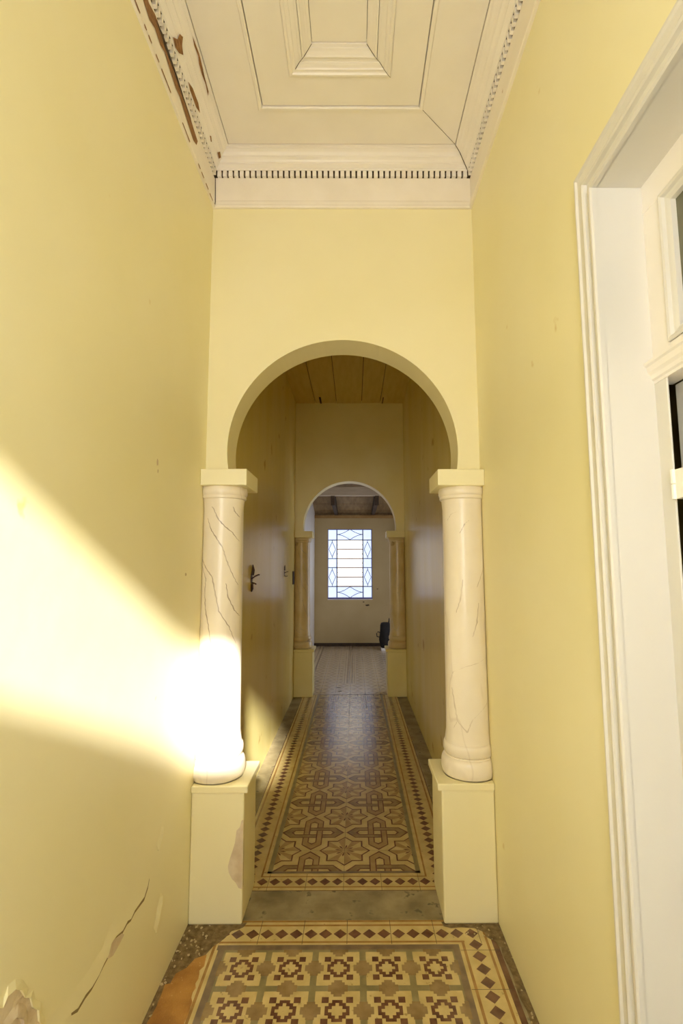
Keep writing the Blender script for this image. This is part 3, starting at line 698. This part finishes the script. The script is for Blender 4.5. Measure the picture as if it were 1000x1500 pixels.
# left run
rect(mb, -.80, -.587, YF, 2.44, .55, 0); rect(mb, -.612, -.582, YF, 2.457, 1.3, 4); rect(mb, -.640, -.628, YF, 2.479, 1.3, 5); rect(mb, -.755, -.743, YF, 2.585, 1.3, 5)
for k in range(1, 48): diamond(mb, -.692, 2.524-.0693*k, .031, .031, 1.5, 6)
# fine joints between border tiles
for k in range(7):
    x = .569-.2031*k
    rect(mb, x-.0012, x+.0012, 2.46, yo, 1.6, 7)
for k in range(16): rect(mb, .466, .64, 2.42-.2079*k, 2.4224-.2079*k, 1.6, 7)
mb.build('diamond_border', TM, flo)
# worn orange strip and dirt along the walls
def blotch(pts, l, m, name, lab=None):
    q = MB(); q.poly(pts, E_*l, 0); o = q.build(name, m, flo)
    if lab: tag(o, lab)
def ragged(a, b, amp, n, side):
    out = []
    for k in range(n+1):
        t = k/n; out.append((a[0]+(b[0]-a[0])*t+side*random.uniform(0, amp), a[1]+(b[1]-a[1])*t))
    return out
blotch([(XL,YF),(XL,2.40)]+ragged((-.735,2.43),(-.660,2.40),.01,2,1)+ragged((-.648,2.36),(-.632,2.05),.016,14,-1)+ragged((-.630,2.03),(-.625,YF),.014,30,1), 2.6, M['rust'], 'worn_tiles', 'orange worn tiles along the left wall')
q = MB()
left = ragged((-.788,YF),(-.782,2.26),.014,50,1)
q.poly([(XL,2.26),(XL,YF)]+left, E_*3.4)
q.poly([(XL,2.60),(XL,2.24)]+[(-.76,2.25),(-.755,2.30),(-.72,2.33),(-.70,2.38),(-.66,2.40),(-.64,2.45),(-.62,2.47),(-.60,2.50),(-.58,2.545),(-.55,2.555),(-.53,2.57),(-.52,2.60)], E_*3.5)
right = ragged((.664,YF),(.654,2.45),.012,60,-1)
q.poly([(XR,2.45),(XR,YF)]+right, E_*3.4)
q.poly([(XR,2.44),(.64,2.44),(.635,2.47),(.60,2.50),(.598,2.53),(.56,2.556),(.50,2.562),(.45,2.556),(.415,2.57),(.41,2.60),(XR,2.60)], E_*3.5)
q.build('dirt', M['dirt'], flo)
q = MB()
for k in range(80):
    u_ = random.random()
    if u_ < .45: x, y, s = random.uniform(-.795,-.68), random.uniform(2.36,2.575), random.uniform(.003,.009)
    elif u_ < .75: x, y, s = XL+random.uniform(.003,.03), random.uniform(1.5,2.5), random.uniform(.003,.010)
    elif u_ < .9: x, y, s = XR-random.uniform(.003,.03), random.uniform(1.7,2.5), random.uniform(.003,.008)
    else: x, y, s = random.uniform(.5,.67), random.uniform(2.48,2.57), random.uniform(.003,.008)
    a = random.uniform(0, PI); pts = [(x+s*math.cos(a+t)*random.uniform(.5,1), y+s*math.sin(a+t)*random.uniform(.5,1), .0015+random.uniform(0,.004)) for t in (0,1.4,2.9,4.4)]
    q.add(pts+[(p[0],p[1],p[2]+.003) for p in pts], [(0,3,2,1),(4,5,6,7),(0,1,5,4),(1,2,6,5),(2,3,7,6),(3,0,4,7)])
tag(q.build('plaster_crumbs', M['chip']), 'yellow plaster crumbs scattered along the wall foot by the left pedestal', 'crumbs', kind='stuff')

# --- hall carpet: stars and interlaced knots
P = .41
hx0, hx1, hy0, hy1 = CX-.41-.004, CX+.41, 3.003, 6.86
hx0 = CX-.414; hx1 = CX+.406; SX = CX-.004
HM = [M['t_cream'], M['t_brown'], M['t_taupe'], M['t_green'], M['t_mauve'], M['t_ochre'], M['t_tan'], M['dark_wood']]
mb = MB()
rect(mb, hx0, hx1, hy0, hy1, 1, 0)
def put(pts, l, m):
    q = clip(pts, hx0, hx1, hy0, hy1)
    if q: mb.poly(q, E_*l, m)
def star_pts(cx, cy, a, b, ang=0):
    k = b-a
    return [(cx+x*P, cy+y*P) for x, y in ((a,a),(k,a),(0,b),(-k,a),(-a,a),(-a,k),(-b,0),(-a,-k),(-a,-a),(-k,-a),(0,-b),(k,-a),(a,-a),(a,-k),(b,0),(a,k))]
def star(cx, cy):
    # split in convex pieces: a square and a diamond
    for a, b, l, m in ((.262,.375,2,1), (.238,.345,3,0)):
        put([(cx-a*P,cy-a*P),(cx+a*P,cy-a*P),(cx+a*P,cy+a*P),(cx-a*P,cy+a*P)], l, m)
        put([(cx-b*P,cy),(cx,cy-b*P),(cx+b*P,cy),(cx,cy+b*P)], l+.3, m)
    tip = [(.345 if k % 2 == 0 else .238*math.sqrt(2)) for k in range(8)]
    for k in range(8):
        t = k*PI/4; r = tip[k]*P*.985
        A = (cx+r*math.cos(t), cy+r*math.sin(t))
        ri = .262*P*.985
        B = (cx+ri*math.cos(t+PI/8), cy+ri*math.sin(t+PI/8))
        put([(cx,cy), A, B], 4, 6)
    for k in range(16):                                        # little dark rosette
        t = k*PI/8+PI/16; r0, r1 = .03*P, .15*P
        put([(cx+r0*math.cos(t),cy+r0*math.sin(t)), (cx+r1*.75*math.cos(t-.13),cy+r1*.75*math.sin(t-.13)), (cx+r1*math.cos(t),cy+r1*math.sin(t)), (cx+r1*.75*math.cos(t+.13),cy+r1*.75*math.sin(t+.13))], 5, 1 if k % 2 else 6)
def hexa(cx, cy, tip, sh, hw, vert):
    pts = [(tip,0),(sh,hw),(-sh,hw),(-tip,0),(-sh,-hw),(sh,-hw)]
    return [(cx+(y if vert else x)*P, cy+(x if vert else y)*P) for x, y in pts]
def knot(cx, cy):
    o = .016
    for vert, L0 in ((False, 2), (True, 4)):
        t, s_, h_ = (.485, .345, .150)
        ti, si, hi = (.325, .275, .062)
        # frame quads so that the hollow stays open
        for (A, B, l, m) in ((hexa(cx,cy,t,s_,h_,vert), hexa(cx,cy,ti-.02,si,hi-.012,vert), L0, 1), (hexa(cx,cy,t-.035,s_-.008,h_-o,vert), hexa(cx,cy,ti+.015,si+.004,hi+.006,vert), L0+.5, 6 if vert else 2)):
            for k in range(6): put([A[k], A[(k+1)%6], B[(k+1)%6], B[k]], l, m)
    # weave: bring the horizontal band back on top at two crossings
    for sx, sy in ((1, 1), (-1, -1)):
        a0, a1 = .050, .150
        xs = sorted((sx*.045, sx*.165)); ys = sorted((sy*a0, sy*a1))
        put([(cx+xs[0]*P,cy+ys[0]*P),(cx+xs[1]*P,cy+ys[0]*P),(cx+xs[1]*P,cy+ys[1]*P),(cx+xs[0]*P,cy+ys[1]*P)], 5, 1)
        ys = sorted((sy*.067, sy*.134))
        put([(cx+xs[0]*P,cy+ys[0]*P),(cx+xs[1]*P,cy+ys[0]*P),(cx+xs[1]*P,cy+ys[1]*P),(cx+xs[0]*P,cy+ys[1]*P)], 5.3, 2)
for j in range(0, 11):
    y = hy0+P*j
    for i in (-.5, .5): knot(SX+i*P, y)
    for i in (-1, 0, 1): star(SX+i*P, y+P/2)
# tile joints
for y in [hy0+P*.5*j for j in range(1, 19)]: rect(mb, hx0, hx1, y-.0007, y+.0007, 6.5, 7)
for x, yy in ((SX-P/2, 6.2), (SX, 5.6), (SX+P/2, 6.2)): rect(mb, x-.002, x+.002, yy, hy1, 6.6, 7)
rect(mb, SX-.0008, SX+.0008, hy0, hy1, 6.5, 7)
mb.build('star_tile_field', HM, flo)
mb = MB()
ox0, ox1 = hx0-.212, hx1+.212
rect(mb, ox0, hx0, 2.834, hy1, .6, 0); rect(mb, hx1, ox1, 2.834, hy1, .6, 0); rect(mb, hx0, hx1, 2.834, hy0, .6, 0)
for s, xe in ((-1, hx0), (1, hx1)):
    X = lambda d: xe+s*d
    def vb(d0, d1, y0, l, m): rect(mb, min(X(d0),X(d1)), max(X(d0),X(d1)), y0, hy1, l, m)
    vb(-.010, .016, 2.984, 7, 3); vb(.036, .046, 2.953, 1.5, 5); vb(.178, .190, 2.872, 1.5, 5); vb(.206, .212, 2.835, 1.5, 1)
    for k in range(1, 58): diamond(mb, X(.112), 2.911+.0685*k, .032, .031, 1.8, 1)
rect(mb, hx0-.016, hx1+.016, 2.984, hy0, 7, 4); rect(mb, hx0-.046, hx1+.046, 2.953, 2.961, 1.5, 5); rect(mb, hx0-.178, hx1+.178, 2.862, 2.871, 1.5, 5); rect(mb, ox0, ox1, 2.834, 2.839, 1.5, 1)
for k in range(-9, 9): diamond(mb, SX+.034+.0677*k, 2.911, .030, .031, 1.8, 1)
for k in range(-3, 4): rect(mb, SX+.2031*k-.0010, SX+.2031*k+.0010, 2.836, 2.982, 2, 7)
mb.build('diamond_border', HM, flo)
# far room tiles
mb = MB()
FM = [M['t_pale'], M['t_grey'], M['dark_wood'], M['t_mauve']]
rect(mb, XCL, XCR, 6.865, YE, 0, 1)
q_ = .2
for i in range(-4, 10):
    for j in range(20):
        x, y = SX+.005+i*q_, 6.87+j*q_
        if x+q_ > XCR or x < XCL or y+q_ > YE: continue
        rect(mb, x+.004, x+q_-.004, y+.004, y+q_-.004, 1, 0)
        diamond(mb, x+.1, y+.1, .085, .085, 2, 1); diamond(mb, x+.1, y+.1, .05, .05, 3, 0); diamond(mb, x+.1, y+.1, .02, .02, 4, 3)
        for cx_, cy_ in ((0,0),(q_,0),(0,q_),(q_,q_)): rect(mb, x+cx_-.02 if cx_ else x, x+cx_ if cx_ else x+.02, y+cy_-.02 if cy_ else y, y+cy_ if cy_ else y+.02, 2.5, 3)
for x0, x1, m in ((-.175,.015,0),(-.16,-.145,1),(-.125,-.095,1),(-.085,-.07,3),(-.055,-.025,1),(-.01,.002,1),(-.66,-.635,3),(-.86,-.66,0),(-.72,-.705,1),(-.80,-.785,1)):
    rect(mb, x0, x1, 7.5 if x0 > -.3 else 6.87, YE, 5+(.5 if m else 0), m)
rect(mb, XCL, XCR, 6.855, 6.872, 6, 2)
for x, y, r in ((-.22,7.25,.03),(-.20,7.05,.03),(.06,7.7,.015),(-.55,7.65,.025)):
    mb.poly([(x+r*1.4*math.cos(t)*random.uniform(.5,1), y+r*math.sin(t)*random.uniform(.5,1)) for t in [k*PI/4 for k in range(8)]], E_*7, 2)
mb.build('pale_tile_field', FM, flo)

# ------------------------------------------------------------------ camera
cam = bpy.data.cameras.new('camera'); co = bpy.data.objects.new('camera', cam); COL.objects.link(co)
f, th, yw, ro = 734., .1069, .025, .0016
cam.sensor_fit = 'VERTICAL'; cam.sensor_height = 36; cam.lens = f/1500*36; cam.clip_start = .02
co.location = (0, 0, 1.70)
from mathutils import Matrix
R = Matrix.Rotation(yw, 4, 'Z') @ Matrix.Rotation(PI/2+th, 4, 'X') @ Matrix.Rotation(ro*-1, 4, 'Z')
co.rotation_euler = R.to_euler()
SC.camera = co

# ------------------------------------------------------------------ light
wd = bpy.data.worlds.new('sky'); SC.world = wd; wd.use_nodes = True
wd.node_tree.nodes['Background'].inputs['Color'].default_value = (.62,.78,1,1)
wd.node_tree.nodes['Background'].inputs['Strength'].default_value = 1.0
def lamp(name, kind, loc, aim, energy, color, **kw):
    l = bpy.data.lights.new(name, kind); l.energy = energy; l.color = color
    for k, v in kw.items(): setattr(l, k, v)
    o = bpy.data.objects.new(name, l); COL.objects.link(o); o.location = (loc[0], loc[1]+K*loc[0], loc[2])
    from mathutils import Vector
    o.rotation_euler = Vector(aim).to_track_quat('-Z', 'Y').to_euler()
    return o
lamp('sun', 'SUN', (0,-3,4), (-.171, 1-.171*K, -.445), 25, (1,.95,.87), angle=math.radians(3.0))
# daylight through the fanlight and the far room's open doorway
lamp('daylight_fanlight', 'AREA', (-.18, YF-.25, 2.62), (0, 1, -.1), 18, (1,.97,.95), shape='RECTANGLE', size=.8, size_y=.46)
lamp('daylight_doorway', 'AREA', (XCR+.5, 8.55, 1.3), (-1, 0, 0), 20, (.93,.91,1), shape='RECTANGLE', size=1.9, size_y=2.2)

SC.view_settings.view_transform = 'Standard'; SC.view_settings.look = 'None'
SC.view_settings.gamma = 1; SC.view_settings.use_curve_mapping = False
SC.view_settings.exposure = 0.35
cy = SC.cycles
cy.use_denoising = True
cy.max_bounces = 14; cy.diffuse_bounces = 10; cy.glossy_bounces = 5
cy.sample_clamp_indirect = 6
cy.caustics_reflective = False; cy.caustics_refractive = False
for o in bpy.data.objects:
    if '_o' in o: del o['_o']
